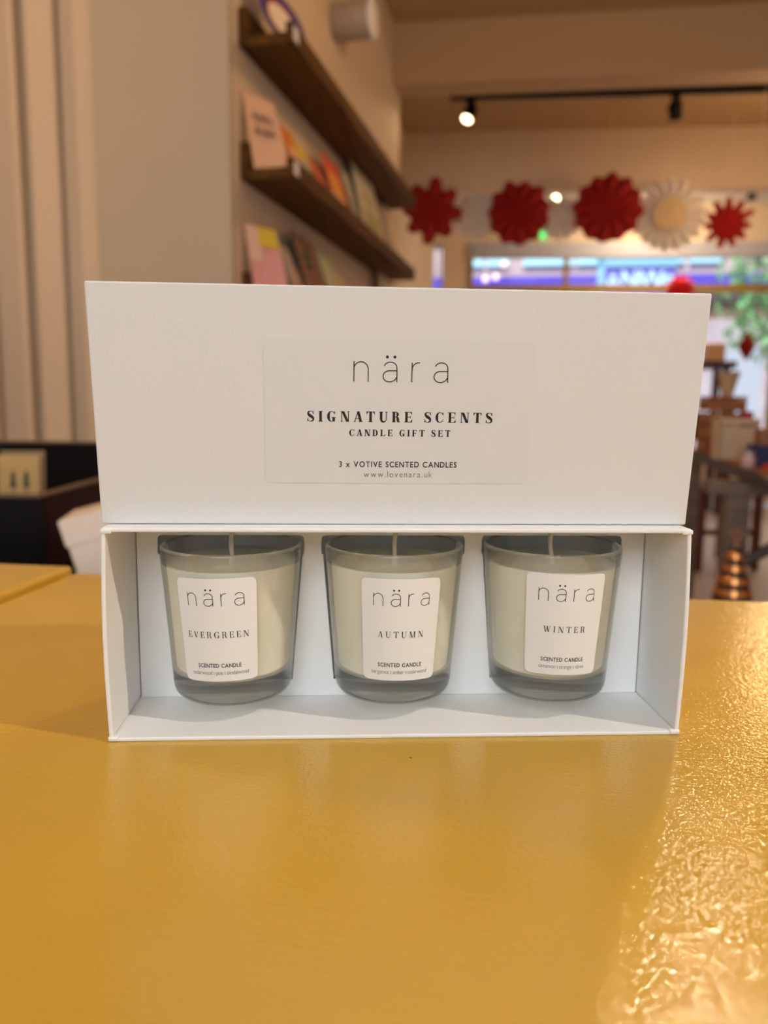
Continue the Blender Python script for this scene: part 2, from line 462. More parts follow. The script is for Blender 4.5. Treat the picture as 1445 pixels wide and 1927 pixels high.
# ------------------------------------------------------------------ gift box tray
mm = .001
TR = (-.06008, .30162, .75); TRY = R(15.95)
tray = empty('gift_box_tray', TR, 'open white card box tray on its side holding three candles', 'box', TRY)
W2, TH, TD, BT = .120, .0893, .073, .0018
b = MB()
b.box(-W2, W2, 0, TD, 0, BT)                        # floor board
b.box(-W2, W2, .0004, TD, TH-BT, TH)                # top board
def side(sx):
    # side board, its front edge bowed slightly outwards, as wrapped card does
    n = 10; vs = []; fs = []
    for i in range(n+1):
        z = BT+.0002+(TH-2*BT-.0004)*i/n; bow = .0011*math.sin(PI*i/n)
        for (y, k) in ((.0002, 1), (.02, .35), (TD, 0)):
            xo = sx*(W2+bow*k); xi = sx*(W2-BT+bow*k)
            vs += [(xo, y, z), (xi, y, z)]
    for i in range(n):
        for j in range(2):
            a, c = i*6+j*2, (i+1)*6+j*2
            fs += [(a, a+2, c+2, c), (a+1, c+1, c+3, a+3)]
        a, c = i*6, (i+1)*6; fs += [(a, c, c+1, a+1), (a+4, a+5, c+5, c+4)]
    for i in (0, n):
        a = i*6; fs += [(a, a+1, a+3, a+2), (a+2, a+3, a+5, a+4)]
    b.add(vs, fs)
side(-1); side(1)
b.box(-W2+BT, W2-BT, TD-BT, TD, BT, TH-BT)
b.build('shell', M['tray'], tray, bevel=.0006)
# folded-over paper at the four front corners
for sx in (-1, 1):
    for z0 in (0.0002, TH-BT-.0006):
        c = MB().box(min(sx*(W2-.0042), sx*(W2+.0004)), max(sx*(W2-.0042), sx*(W2+.0004)), -.0005, .0030, z0, z0+.0022)
        c.build('corner_fold', M['tray'], tray, bevel=.0008)
# insert with the three cut-outs
CA = [(-.0738, 0), (-.0009, 0), (.0715, 0)]
CB = .036; PB = .0445
def rad(z):   # outer glass radius at height z above the candle foot
    return .0262+(.0312-.0262)*min(1, max(0, z/.067))
def cut_outline(a):
    pts = [(.0275+(.0325-.0275)*(z-.0100)/.06, z) for z in (.0100, .025, .04, .055, .0700)]
    pts += [(.0333, .0705), (.0333, .0770), (.0327, .0784), (.0313, .0790)]
    rt = [(a+x, z) for x, z in pts]; lf = [(a-x, z) for x, z in reversed(pts)]
    return rt+lf
bm = bmesh.new()
def loop(pts):
    vs = [bm.verts.new((x, PB, z)) for x, z in pts]
    for i in range(len(vs)): bm.edges.new((vs[i], vs[(i+1) % len(vs)]))
iw = W2-BT-.0004
loop([(-iw, BT+.0002), (iw, BT+.0002), (iw, TH-BT-.0002), (-iw, TH-BT-.0002)])
for a in (-.0751, -.0007, .0738): loop(cut_outline(a))
bmesh.ops.triangle_fill(bm, use_beauty=True, use_dissolve=False, edges=bm.edges[:])
me = bpy.data.meshes.new('insert'); bm.to_mesh(me); bm.free(); me.materials.append(M['inner'])
ins = bpy.data.objects.new('insert_panel', me); COL.objects.link(ins); ins.parent = tray
sm = ins.modifiers.new('thick', 'SOLIDIFY'); sm.thickness = .0006; sm.offset = 0

# ------------------------------------------------------------------ gift box lid
LR = (-.06308, .31090, .8398-.0003); LRY = R(16.20)
lid = empty('gift_box_cover', LR, 'large white box lid with printed sticker standing on top of the tray', 'box lid', LRY)
LEAN = math.tan(.1055); LW, LH, LD = .122, .0945, .070
SH = Matrix.Identity(4); SH[1][2] = -LEAN            # the walls of the lid lean towards the front
b = MB(); t = .0018
b.box(-LW, LW, 0, t, 0, LH, SH)                      # printed face
b.box(-LW, LW, t, LD, 0.0002, t, SH); b.box(-LW, LW, t, LD, LH-t, LH, SH)
b.box(-LW, -LW+t, t, LD, t, LH-t, SH); b.box(LW-t, LW, t, LD, t, LH-t, SH)
b.build('shell', M['card'], lid, bevel=.0007)
def lidmap(off):
    return lambda u, v: Vector((u*mm, -LEAN*v*mm-off, v*mm))
def rounded(x0, x1, z0, z1, r, n=6):
    P = []
    for cx, cz, a0 in ((x1-r, z1-r, 0), (x0+r, z1-r, 90), (x0+r, z0+r, 180), (x1-r, z0+r, 270)):
        P += [(cx+r*math.cos(R(a0+90*i/n)), cz+r*math.sin(R(a0+90*i/n))) for i in range(n+1)]
    return P
P = rounded(-55.1, 52.6, 17.4, 74.6, 2.6)
f = lidmap(.00002); g = lidmap(.00016); n = len(P)
st = MB().add([f(*p) for p in P]+[g(*p) for p in P], [tuple(range(n, 2*n))]+[(i, (i+1) % n, n+(i+1) % n, n+i) for i in range(n)])
sticker = st.build('sticker', M['sticker'], lid)
sticker['label'] = 'rectangular printed sticker with rounded corners'
polys = logo(7.9, -20.0, 17.75, 58.25, .40)
polys += didone_line('SIGNATURE SCENTS', 4.15, .245, -38.3, 36.4, 42.4, .06)
polys += didone_line('CANDLE GIFT SET', 2.65, .235, -21.5, 19.5, 36.7, .075)
polys += sans_line('3 x VOTIVE SCENTED CANDLES', 2.3, -25.5, 22.6, 24.1, True, True)
flat_text(polys, lidmap(.00022)).build('lettering', M['ink'], sticker)
flat_text(sans_line('www.lovenara.uk', 1.6, -15.5, 12.5, 19.9), lidmap(.00022)).build('web_lettering', M['ink2'], sticker)

# ------------------------------------------------------------------ candles
def candle(a, rz, label, name_txt, notes, nx, sx, ntx, lz0, lz1, lang, roll, lean):
    pos = Matrix.Translation(TR) @ Rm(TRY, 'Z') @ Vector((a, CB, .0101))
    c = empty('votive_candle', pos, label, 'candle', TRY, 'scented candles in the gift box')
    H = .067
    out = [(.0005, 0.0006), (.0200, .0006), (.0215, 0), (.0245, .0003), (.0257, .0016)]
    out += [(rad(z), z) for z in (.004, .02, .04, .06, .0655)]
    out += [(.0310, .0664), (.0303, .0670), (.0295, .0668), (.0289, .0660)]
    inn = [(rad(z)-.0023, z) for z in (.06, .04, .02, .0125)]+[(.0225, .0112), (.0200, .0104), (.010, .0102), (.0005, .0102)]
    g = MB().lathe(out+inn, 96)
    go = g.build('glass_tumbler', M['glass'], c); autosmooth(go, 50)
    wt = .0588
    w = MB().lathe([(.0005, .0100), (.0200, .01025), (.0226, .0111), (rad(.0125)-.0022, .0125), (rad(.02)-.0022, .02), (rad(.04)-.0022, .04),
                    (rad(wt)-.0022, wt+.0004), (rad(wt)-.0030, wt-.0001), (.022, wt-.0004), (.004, wt-.0002), (.0016, wt+.0004), (.0005, wt+.0005)], 96)
    wo = w.build('wax', M['wax'], c); autosmooth(wo, 50)
    pts = [(.0002*math.sin(i*.9)+lean*i/9, .0002*math.cos(i*.7), wt-.001+.0152*i/9) for i in range(10)]
    wk = MB().tube(pts, [.0013, .0012]+[.00105]*7+[.0008], 10); wk.build('wick', M['wick'], c, smooth=True)
    # label, wrapped on the glass
    hw = R(33.6); rc = R(5.0); hz = lz1-lz0
    def cyl(u, v, off):   # u angle (0 = front), v height above the foot
        u2 = u+lang+roll*(v-(lz0+lz1)/2)/.03
        v2 = v-roll*(u/.03)*.0009*30*.03
        r = rad(v2)+off
        return Vector((r*math.sin(u2), -r*math.cos(u2), v2))
    rows = []; rz_ = .0022
    vs_ = [0, .0002, .0006, .0012, .0022]+[.0022+(hz-.0044)*i/8 for i in range(1, 8)]+[hz-.0022, hz-.0012, hz-.0006, hz-.0002, hz]
    nu = 22; vs = []; fs = []
    for v in vs_:
        d = min(v, hz-v); k = hw
        if d < rz_: k = hw-rc+rc*math.sqrt(max(0, 1-((rz_-d)/rz_)**2))
        for i in range(nu+1): vs.append(cyl(-k+2*k*i/nu, lz0+v, .00010))
    for j in range(len(vs_)-1):
        for i in range(nu):
            q = j*(nu+1)+i; fs.append((q, q+1, q+nu+2, q+nu+1))
    lb = MB().add(vs, fs).build('label', M['label'], c, smooth=True)
    lb['label'] = 'white paper label with rounded corners'
    sc = .030
    fm = lambda u, v: cyl(u*mm/sc, lz0+v*mm, .00016)
    P = logo(5.6, -12.3, 12.3, 33.2, .30)
    P += didone_line(name_txt, 2.75, .15, -nx/2, nx/2, 19.3)
    P += sans_line('SCENTED CANDLE', 1.75, -sx/2, sx/2, 6.2, True)
    flat_text(P, fm).build('lettering', M['ink'], lb)
    flat_text(sans_line(notes, 1.15, -ntx/2, ntx/2, 3.0), fm).build('scent_lettering', M['ink2'], lb)
    return c
candle(CA[0][0], 0, 'ivory candle in clear glass with the EVERGREEN label', 'EVERGREEN', 'cedarwood | pine | sandalwood', 27.5, 20.0, 26.5, .0122, .0572, R(-5.2), -.035, 0)
candle(CA[1][0], 0, 'ivory candle in clear glass with the AUTUMN label', 'AUTUMN', 'bergamot | amber | cedarwood', 20.5, 20.5, 26.5, .0119, .0570, R(2.8), .012, .0006)
candle(CA[2][0], 0, 'ivory candle in clear glass with the WINTER label', 'WINTER', 'cinnamon | orange | clove', 18.8, 20.0, 21.5, .0138, .0590, R(-1.8), .018, -.0012)

# ------------------------------------------------------------------ room shell
b = MB().box(-4, 3.4, -1.6, 7.5, -.05, 0); struct(b.build('floor', M['floor']))
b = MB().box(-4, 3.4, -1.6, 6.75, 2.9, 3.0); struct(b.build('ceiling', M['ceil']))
b = MB().box(-1.15, -.95, 2.2, 4.5, 0, 2.9); struct(b.build('wall_left', M['cream'], bevel=.004))
b = MB().box(3.3, 3.4, -1.6, 7.9, 0, 3.0); struct(b.build('wall_right', M['cream']))
b = MB().box(-4, -3.9, -1.6, 7.5, 0, 3.0); struct(b.build('wall_side', M['cream']))
# flat grey panel of the pillar, and the stepped boards beside it
b = MB().box(-1.385, -.952, 2.17, 2.198, 0, 2.9); struct(b.build('wall_pillar', M['panel'], bevel=.003))
b = MB().box(-3.9, -1.15, 2.21, 2.36, 0, 2.9); struct(b.build('wall_back_left', M['groove']))
for i, (x0, x1, dy) in enumerate([(-1.458, -1.394, .020), (-1.613, -1.520, .022), (-1.672, -1.650, .03), (-1.86, -1.78, .03), (-2.05, -1.92, .04)]):
    b = MB().box(x0, x1, 2.208-dy, 2.208, 0, 2.9); struct(b.build('trim_%d' % (i+1), M['cream'], bevel=.006))
# downstand beam, far bulkhead and window bay (the front of the shop is slightly skewed)
FA = R(7.5)
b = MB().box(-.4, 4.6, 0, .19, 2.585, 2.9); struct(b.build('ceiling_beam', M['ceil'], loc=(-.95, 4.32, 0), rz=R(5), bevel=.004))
b = MB().box(-.6, 5.2, 0, .14, 2.475, 2.905); struct(b.build('wall_bulkhead', M['cream'], loc=(-1.2, 6.0, 0), rz=FA, bevel=.004))
b = MB().box(-1.6, -1.22, 4.5, 7.4, 0, 2.9); struct(b.build('wall_left_far', M['cream'], bevel=.004))
b = MB().box(-.4, 5.2, .14, 1.62, 2.70, 2.78); struct(b.build('ceiling_bay', M['offwhite'], loc=(-1.2, 6.0, 0), rz=FA))
WL = (-1.5, 7.36, 0)
b = MB()
b.box(-.3, 5.2, 0, .1, 2.37, 2.75); b.box(-.3, .14, 0, .1, 0, 2.37); b.box(.38, .62, 0, .1, 0, 2.37); b.box(.62, 5.2, 0, .1, 0, .5)
struct(b.build('wall_front', M['cream'], loc=WL, rz=FA))
w = struct(MB().box(.62, 5.0, -.03, .07, 2.24, 2.37).build('window_1', M['frame'], loc=WL, rz=FA, bevel=.004))
MB().box(.62, .655, -.02, .06, .5, 2.24).build('window_post', M['gold'], w, bevel=.003)
MB().box(1.49, 1.53, -.02, .06, .5, 2.24).build('window_post', M['gold'], w, bevel=.003)
MB().box(3.4, 3.44, -.02, .06, .5, 2.24).build('window_post', M['gold'], w, bevel=.003)
MB().box(.62, 5.0, -.03, .06, 1.93, 1.995).build('transom_bar', M['gold'], w, bevel=.003)
MB().box(.62, 5.0, .02, .026, .5, 2.24).build('window_pane', M['pane'], w)
w2 = struct(MB().box(.14, .38, -.02, .06, 2.33, 2.37).build('window_2', M['frame'], loc=WL, rz=FA))
for x in (.14, .20, .27, .33, .365): MB().box(x, x+.015, -.01, .05, 0, 2.33).build('window_bar', M['frame'], w2)
MB().box(.14, .38, .02, .026, 0, 2.33).build('window_pane', M['pane'], w2)

# ------------------------------------------------------------------ wall shelves with cards
def ledge(z0, label):
    s = empty('wall_shelf', (-.95, 2.235, z0), label, 'shelf', 0, 'brown wooden picture ledges on the left wall')
    MB().box(.026, .165, 0, 1.93, 0, .028).build('shelf_board', M['shelf'], s, bevel=.002)
    MB().box(.0, .026, 0, 1.93, 0, .105).build('back_board', M['shelf'], s, bevel=.002)
    MB().box(.143, .165, 0, 1.93, .028, .055).build('front_lip', M['shelf'], s, bevel=.002)
    return s
s1 = ledge(1.905, 'top brown wooden wall shelf, highest on the left wall')
s2 = ledge(1.540, 'middle brown wooden wall shelf, with the peach card at its near end')
ledge(1.170, 'lowest brown wooden wall shelf, mostly hidden behind the white box lid')
for s_ in (s1, s2):
    o = MB().box(.165, .1665, .005, .047, .008, .045).build('price_tag', M['offwhite'], s_); o['label'] = 'white price tag'
def squig(x0, x1, z0, z1, rows, w, seed):
    rr = random.Random(seed); out = []
    for i in range(rows):
        z = z1-(z1-z0)*(i+.5)/rows; h = (z1-z0)/rows*.38; n = 10
        pts = [(x0+(x1-x0)*k/n, z+h*(1 if k % 2 else -1)*rr.uniform(.4, 1)) for k in range(n+1)]
        out += vstroke(pts, w)
    return out
def wall_card(y0, wd, zb, ht, col, label, cat='card', xb=.118, xt=.036, yaw=0., marks=(), patches=(), group='greeting cards on the wall shelves', name='greeting_card'):
    """card leaning back against the wall; local x along the shelf, local z up the card"""
    lean = math.asin(min(.9, (xb-xt)/ht))
    c = MB().box(0, wd, 0, .003, 0, ht).build(name, cmat(col))
    c.matrix_world = Tm(-.95+xb, y0, zb) @ Rm(PI/2+yaw, 'Z') @ Rm(-lean, 'X')
    for (a0, a1, c0, c1, pc, pn) in patches:
        MB().box(a0*wd, a1*wd, -.0006, 0, c0*ht, c1*ht).build(pn, cmat(pc), c)
    for (polys, mc) in marks:
        flat_text([[(p[0]*wd, p[1]*ht) for p in q] for q in polys], lambda u, v: Vector((u, -.0010, v))).build('printed_marks', cmat(mc), c)
    tag(c, label, cat, group)
    return c
ZM = 1.5685; ZL = 1.1985; ZT = 1.9335
sq = lambda s: squig(.2, .8, .35, .75, 2, .035, s)
def quad_card(BL, BR, TL, TR, col, label, patches=()):
    BL, BR, TL, TR = map(Vector, (BL, BR, TL, TR))
    nrm = (BR-BL).cross(TL-BL).normalized()
    P = lambda u, v, o: (BL*(1-u)+BR*u)*(1-v)+(TL*(1-u)+TR*u)*v+nrm*o
    def slab(uv, o0, o1):
        n = len(uv); return [P(u, v, o0) for u, v in uv]+[P(u, v, o1) for u, v in uv], [tuple(range(n)), tuple(range(n, 2*n))]+[(i, (i+1) % n, n+(i+1) % n, n+i) for i in range(n)]
    c = MB().add(*slab([(0, 0), (1, 0), (1, 1), (0, 1)], -.0015, .0015)).build('greeting_card', cmat(col))
    for uv, pc, pn in patches:
        polys = uv if isinstance(uv[0], list) else [uv]
        m_ = MB()
        for q in polys: m_.add(*slab(q, .0016, .0022))
        m_.build(pn, cmat(pc), c)
    return tag(c, label, 'card', 'greeting cards on the wall shelves')
quad_card((-.907, 2.237, ZM), (-.812, 2.29, ZM), (-.947, 2.247, 1.790), (-.876, 2.315, 1.772), (.80, .47, .28), 'peach greeting card with dark scribble, at near end of the middle shelf',
          patches=[(squig(.22, .80, .42, .80, 2, .05, 1), (.22, .10, .08), 'printed_scribble')])
wall_card(2.435, .10, ZM, 0.215, (.78, .22, .03), 'plain orange card behind the peach card on the middle shelf', patches=[(.2, .9, .1, .7, (.80, .46, .28), 'pale_panel')], yaw=-.1)
wall_card(2.58, .12, ZM, 0.210, (.52, .52, .42), 'grey card with yellow top on the middle shelf', patches=[(0, 1, .74, 1, (.80, .62, .02), 'yellow_band'), (0, 1, 0, .22, (.10, .16, .16), 'dark_band')])
wall_card(2.75, .12, ZM, 0.205, (.72, .16, .05), 'red orange card right of the yellow topped card', patches=[(.3, 1, 0, .5, (.70, .30, .15), 'lower_panel')])
wall_card(2.90, .23, ZM, 0.265, (.78, .10, .05), 'red card with an orange and peach panel on the middle shelf', patches=[(.05, .85, .45, .78, (.85, .36, .06), 'orange_band'), (.05, .85, .02, .45, (.80, .42, .25), 'peach_panel')])
wall_card(3.19, .10, ZM, 0.280, (.62, .58, .44), 'narrow grey cream card left of the green lettered card', patches=[(.2, .8, .3, .6, (.30, .32, .2), 'grey_print')])
bars = [rect(.16+i*.18, .25, .27+i*.18, .48) for i in range(4)]+[rect(.12, .58, .84, .61), rect(.2, .66, .8, .68)]
wall_card(3.32, .40, ZM, 0.360, (.76, .66, .46), 'large cream card with green lettering blocks on the middle shelf', marks=[(bars, (.33, .34, .03))], patches=[(0, .5, .93, 1, (.42, .48, .05), 'green_edge')])
wall_card(3.735, .07, ZM, 0.300, (.72, .20, .05), 'narrow orange red card right of the big cream card')
wall_card(3.82, .14, ZM, 0.290, (.50, .44, .37), 'grey striped card near far end of the middle shelf', patches=[(.2, .3, .1, .9, (.25, .22, .2), 'stripe'), (.5, .6, .1, .9, (.25, .22, .2), 'stripe')])
wall_card(3.97, .17, ZM, 0.330, (.80, .62, .38), 'plain tan card at far end of the middle shelf')
# bottom shelf
quad_card((-.907, 2.237, ZL), (-.815, 2.30, ZL), (-.946, 2.247, 1.418), (-.876, 2.322, 1.408), (.80, .36, .33), 'pink card with yellow top corner at near end of the lowest shelf',
          patches=[([(.40, .72), (1, .72), (1, 1), (.40, 1)], (.74, .52, .04), 'yellow_corner'), ([(0, .5), (.40, .5), (.40, 1), (0, 1)], (.80, .52, .36), 'peach_corner')])
wall_card(2.43, .11, ZL, 0.215, (.50, .40, .34), 'grey beige card between the pink card and the patterned card', patches=[(.55, 1, 0, .7, (.62, .38, .28), 'pinkish_panel')])
dots = []
rr = random.Random(5)
for i in range(7):
    for j in range(9):
        cx, cz = (i+.5+.2*rr.uniform(-1, 1))/7, (j+.5)/9
        if (cx-.45)**2+(cz-.72)**2 > .025: dots.append([(cx+.052*math.cos(k*PI/3), cz+.040*math.sin(k*PI/3)) for k in range(6)])
tree_ = [[(.45, .90), (.28, .66), (.62, .66)], rect(.33, .62, .58, .70)]
wall_card(2.57, .24, ZL, 0.280, (.055, .045, .02), 'dark card with pink dots and a green shape on the lowest shelf', marks=[(dots, (.62, .24, .17)), (tree_, (.02, .10, .035))])
wall_card(2.86, .17, ZL, 0.265, (.50, .50, .28), 'pale green card right of the dark dotted card')
wall_card(3.06, .14, ZL, 0.230, (.62, .46, .25), 'beige card right of the pale green card on the lowest shelf')
wall_card(3.85, .25, ZL, 0.350, (.80, .62, .40), 'pale tan card near far end of the lowest shelf')
# top shelf
pl = empty('decorative_plate', (-.868, 2.36, 2.018), 'round cream plate with blue violet rim leaning at near end of top shelf', 'plate')
pl.rotation_euler = (0, R(68), R(-22))
pm = MB().lathe([(.001, .004), (.060, .004), (.096, .012), (.098, .010), (.062, 0), (.001, 0)], 40); pm.build('rim', cmat((.07, .05, .24)), pl, smooth=True)
MB().lathe([(.001, .0062), (.056, .0062), (.056, .0044), (.001, .0044)], 40).build('well', cmat((.85, .74, .56)), pl)
MB().lathe([(.056, .0075), (.063, .0085), (.063, .0052), (.056, .0050)], 40, closed=True).build('red_ring', cmat((.48, .06, .02)), pl)
wall_card(2.76, .17, ZT, .10, (.36, .31, .27), 'low grey card standing on the top shelf right of the plate')
wall_card(2.97, .16, ZT, .105, (.52, .43, .35), 'low beige grey card in the middle of the top shelf')
wall_card(3.17, .18, ZT, .20, (.62, .38, .10), 'ochre card with cream edge standing tall on the top shelf', patches=[(0, .35, .3, 1, (.75, .62, .45), 'cream_side')])
wall_card(3.52, .16, ZT, .12, (.50, .36, .20), 'low brown card toward far end of the top shelf')

# ------------------------------------------------------------------ wall drum lamp
drum_m = mat('drum off white', (.36, .28, .21), .5)
dr = empty('wall_speaker', (-.95, 3.2, 2.398), 'short white drum shaped fitting sticking out of the left wall', 'wall fitting')
MB().lathe([(.050, 0), (.068, .002), (.070, .006), (.070, .150), (.068, .154)], 40, Rm(PI/2, 'Y')).build('drum', drum_m, dr, smooth=True)
autosmooth(dr.children[0], 40)
MB().lathe([(.001, .170), (.060, .170), (.072, .166), (.074, .160), (.074, .154), (.001, .154)], 40, Rm(PI/2, 'Y')).build('end_cap', M['offwhite'], dr)
autosmooth(dr.children[1], 40)

# ------------------------------------------------------------------ track lights
tr = MB().box(0, 2.9, -.022, .022, -.050, 0).build('lighting_track', M['black'], loc=(-.785, 5.302, 2.90), rz=R(7.3), bevel=.002)
tag(tr, 'black lighting track fixed to the ceiling beyond the beam', 'light track')
def spot(loc, aim, label, lit):
    s = empty('track_spotlight', loc, label, 'spotlight', 0, 'black spotlights on the ceiling track')
    MB().box(-.030, .030, -.016, .016, -.022, 0).build('adapter', M['black'], s, bevel=.002)
    MB().tube([(0, 0, -.02), (0, 0, -.06)], .010, 10).build('stem', M['black'], s)
    d = Vector(aim).normalized(); q = d.to_track_quat('Z', 'Y').to_matrix().to_4x4()
    base = Vector((0, 0, -.070))-d*.03
    mt = Matrix.Translation(base) @ q
    h = MB().lathe([(.018, -.01), (.036, 0), (.040, .02), (.040, .105), (.036, .110), (.034, .100), (.002, .098)], 28, mt).build('spot_head', M['black'], s)
    autosmooth(h, 40)
    MB().lathe([(.001, .103), (.033, .103), (.033, .099), (.001, .099)], 28, mt).build('lamp_face', M['bulb'] if lit else M['darkmet'], s)
    MB().tube([(-.044, 0, -.07), (-.044, 0, -.095)], .006, 8).build('yoke', M['black'], s)
    return s
spot((-.652, 5.319, 2.8499), (-.25, -.5, -.83), 'black track spotlight with lit warm face, at left end of the track', True)
spot((.632, 5.484, 2.8499), (.10, .35, -.93), 'black track spotlight turned away from us, on the right of the track', False)
# window bay fittings
bt = MB().box(.2, 4.4, -.015, .015, -.028, 0).build('lighting_track', M['black'], loc=(-1.05, 6.88, 2.698), rz=FA, bevel=.002)
tag(bt, 'thin dark lighting track in the window bay behind the paper stars', 'light track')
def bay_spot(x, label, lit):
    y = 6.88+(x+1.05)*math.tan(FA)
    s = empty('bay_spotlight', (x, y, 2.672), label, 'spotlight', 0, 'small spotlights in the window bay')
    MB().tube([(0, 0, 0), (0, 0, -.02)], .010, 10).build('stem', M['black'], s)
    mt = Matrix.Translation((0, -.01, -.048)) @ Rm(R(100), 'X')
    MB().lathe([(.020, -.05), (.034, -.03), (.036, .03), (.030, .034)], 24, mt).build('spot_head', M['black'] if not lit else M['offwhite'], s, smooth=True)
    MB().lathe([(.001, .036), (.028, .036), (.028, .034), (.001, .034)], 24, mt).build('lamp_face', M['bulb2'] if lit else M['darkmet'], s)
bay_spot(-.115, 'tiny glowing round spotlight above the gap between two red stars', True)
bay_spot(1.47, 'tiny dark spotlight at right end of the window bay track', False)
e = MB().box(-.03, .03, -.02, .0, -.03, .03).build('emergency_light', M['green'], loc=(-.225, 7.50, 2.435), rz=FA, bevel=.006)
e.data.materials[0] = M['green']; tag(e, 'small glowing green emergency light on the wall above the window', 'emergency light')

# ------------------------------------------------------------------ hanging paper stars
def star(loc, rad_o, ratio, npt, m, label, rot=0., depth=.05, name='paper_star', cat='paper star', group='paper stars hanging along the window', top=2.9, jag=0., core=None, seed=0, rz=0., blunt=.2):
    """folded paper star: every petal has a raised ridge and a blunt tip"""
    s = empty(name, loc, label, cat, rz, group)
    rr = random.Random(seed); vs = [(0, -depth*.55, 0), (0, depth*.55, 0)]; fs = []; st = 2*PI/npt; ring = []
    for k in range(npt):
        a = rot+st*k; r = rad_o*(1-jag*rr.random()); rv = rad_o*ratio*(1-.3*jag*rr.random())
        for da, rr_, y in ((-.5, rv, .35), (-blunt, r*.96, -.1), (0, r, -.3), (blunt, r*.96, -.1)):
            ring.append((a+da*st, rr_, y*depth, -1.0 if da == 0 else (-.3 if da == -.5 else -.65)))
    for a, r, y, f in ring:
        mid = min(r, rad_o*.5)
        vs += [(r*math.sin(a), y, r*math.cos(a)), (mid*math.sin(a), f*depth, mid*math.cos(a)), (mid*math.sin(a), -f*depth, mid*math.cos(a))]
    N = len(ring)
    for k in range(N):
        l = (k+1) % N; A, B = 2+3*k, 2+3*l
        fs += [(0, A+1, B+1), (A+1, A, B, B+1), (1, B+2, A+2), (A+2, B+2, B, A)]
    MB().add(vs, fs).build('pleated_paper', m, s)
    if core:
        vs = [(0, -depth*1.5, 0)]; fs = []
        for k in range(40):
            a = 2*PI*k/40; vs.append((core*math.sin(a), -depth*(1.35 if k % 2 else 1.12), core*math.cos(a)))
        for k in range(40): fs.append((0, 1+k, 1+(k+1) % 40))
        MB().add(vs, fs).build('rosette_centre', M['beige'], s)
    if top: MB().tube([(0, 0, rad_o*.6), (0, 0, top-loc[2])], .0012, 6).build('thread', M['white'], s)
    return s
SY = lambda x: 5.74+(x+.95)*math.tan(FA)
star((-.965, SY(-.965), 2.265), .240, .66, 8, M['red'], 'red paper star furthest left, beside the end of the shelves', .12, .05, jag=.12, seed=1)
star((-.350, SY(-.350), 2.245),   .240, .84, 11, M['red'], 'second red paper star from the left, over the window corner', .2, .05, jag=.08, seed=2)
star((.265, SY(.265), 2.270), .255, .86, 12, M['red'], 'red paper star largest of the row, left of the big white star', .1, .05, jag=.07, seed=3)
star((1.085, SY(1.085), 2.165), .185, .60, 11, M['red'], 'small spiky red paper star furthest right', .0, .04, jag=.16, seed=4)
star((-.660, SY(-.660)+.12, 2.255), .185, .80, 12, M['white'], 'faint white paper star between the two leftmost red stars', .1, .04, jag=.05, seed=5)
star((-.060, SY(-.060)+.12, 2.235), .165, .80, 12, M['white'], 'faint white paper star below the tiny glowing spotlight', .1, .04, jag=.05, seed=6)
star((.700, SY(.700)+.12, 2.245), .265, .82, 18, M['white'], 'large white paper star with beige pleated centre', .05, .045, jag=.04, core=.115, seed=7)
star((.905, 6.82, 1.835), .12, .72, 12, M['redlight'], 'bright red paper star low in front of the window, above the box corner', .1, .04, top=2.70, seed=8, name='window_star')
# red bell shaped ornament
bl = empty('paper_bell', (1.056, 5.0, 1.252), 'deep red pointed paper ornament hanging at right before the window', 'ornament')
MB().lathe([(.002, .085), (.014, .06), (.040, .02), (.046, -.005), (.040, -.03), (.018, -.065), (.004, -.085)], 12).build('paper_body', M['red'], bl)
MB().tube([(0, 0, .08), (0, 0, 1.645)], .001, 6).build('thread', M['white'], bl)

# ------------------------------------------------------------------ left: dark display crate, bench, cards, cream box
bench = empty('display_bench', (-1.05, 1.22, 0), 'low black bench behind the left yellow table', 'bench')
MB().box(-.40, .52, -.30, .62, .545, .572).build('bench_top', M['blackwood'], bench, bevel=.003)
for x in (-.37, .44):
    for y in (-.27, .54): MB().box(x, x+.05, y, y+.05, 0, .545).build('leg', M['blackwood'], bench)
cr_ = empty('display_crate', (-.897, 1.196, .572), 'dark brown black wooden crate at left holding cards', 'crate', R(13))
def cbox(name, x0, x1, y0, y1, z0, z1, m): return MB().box(x0, x1, y0, y1, z0, z1).build(name, m, cr_, bevel=.002)
cbox('front_panel', -.42, 0, 0, .016, 0, .143, M['blackwood']); cbox('side_panel', -.016, 0, .016, .44, 0, .143, M['redwood'])
cbox('back_panel', -.42, 0, .44, .456, 0, .215, M['blackwood']); cbox('side_panel', -.42, -.404, .016, .44, 0, .143, M['blackwood'])
cbox('base', -.404, -.016, .016, .44, 0, .012, M['blackwood'])
cbox('top_edge', -.42, 0, -.001, .017, .143, .149, M['rim']); cbox('top_edge', -.017, .001, .017, .44, .143, .149, M['rim'])
cbox('top_edge', -.42, 0, .438, .458, .215, .221, M['rim'])
def leaning(name, loc, rz, wd, ht, col, label, lean=.3, marks=(), cat='card'):
    c = MB().box(0, wd, 0, .003, 0, ht).build(name, cmat(col)); c.matrix_world = Tm(*loc) @ Rm(rz, 'Z') @ Rm(-lean, 'X')
    for polys, mc in marks:
        flat_text([[(p[0]*wd, p[1]*ht) for p in q] for q in polys], lambda u, v: Vector((u, -.001, v))).build('printed_marks', cmat(mc), c)
    return tag(c, label, cat, 'cards in the dark crate')
trees = []
for cx in (.36, .68):
    trees += [[(cx, .86), (cx-.07, .76), (cx+.07, .76)], [(cx, .80), (cx-.09, .68), (cx+.09, .68)]]
stems = [rect(cx-.03, .56, cx+.03, .68) for cx in (.36, .68)]+[rect(cx-.10, .50, cx+.10, .55) for cx in (.36, .68)]
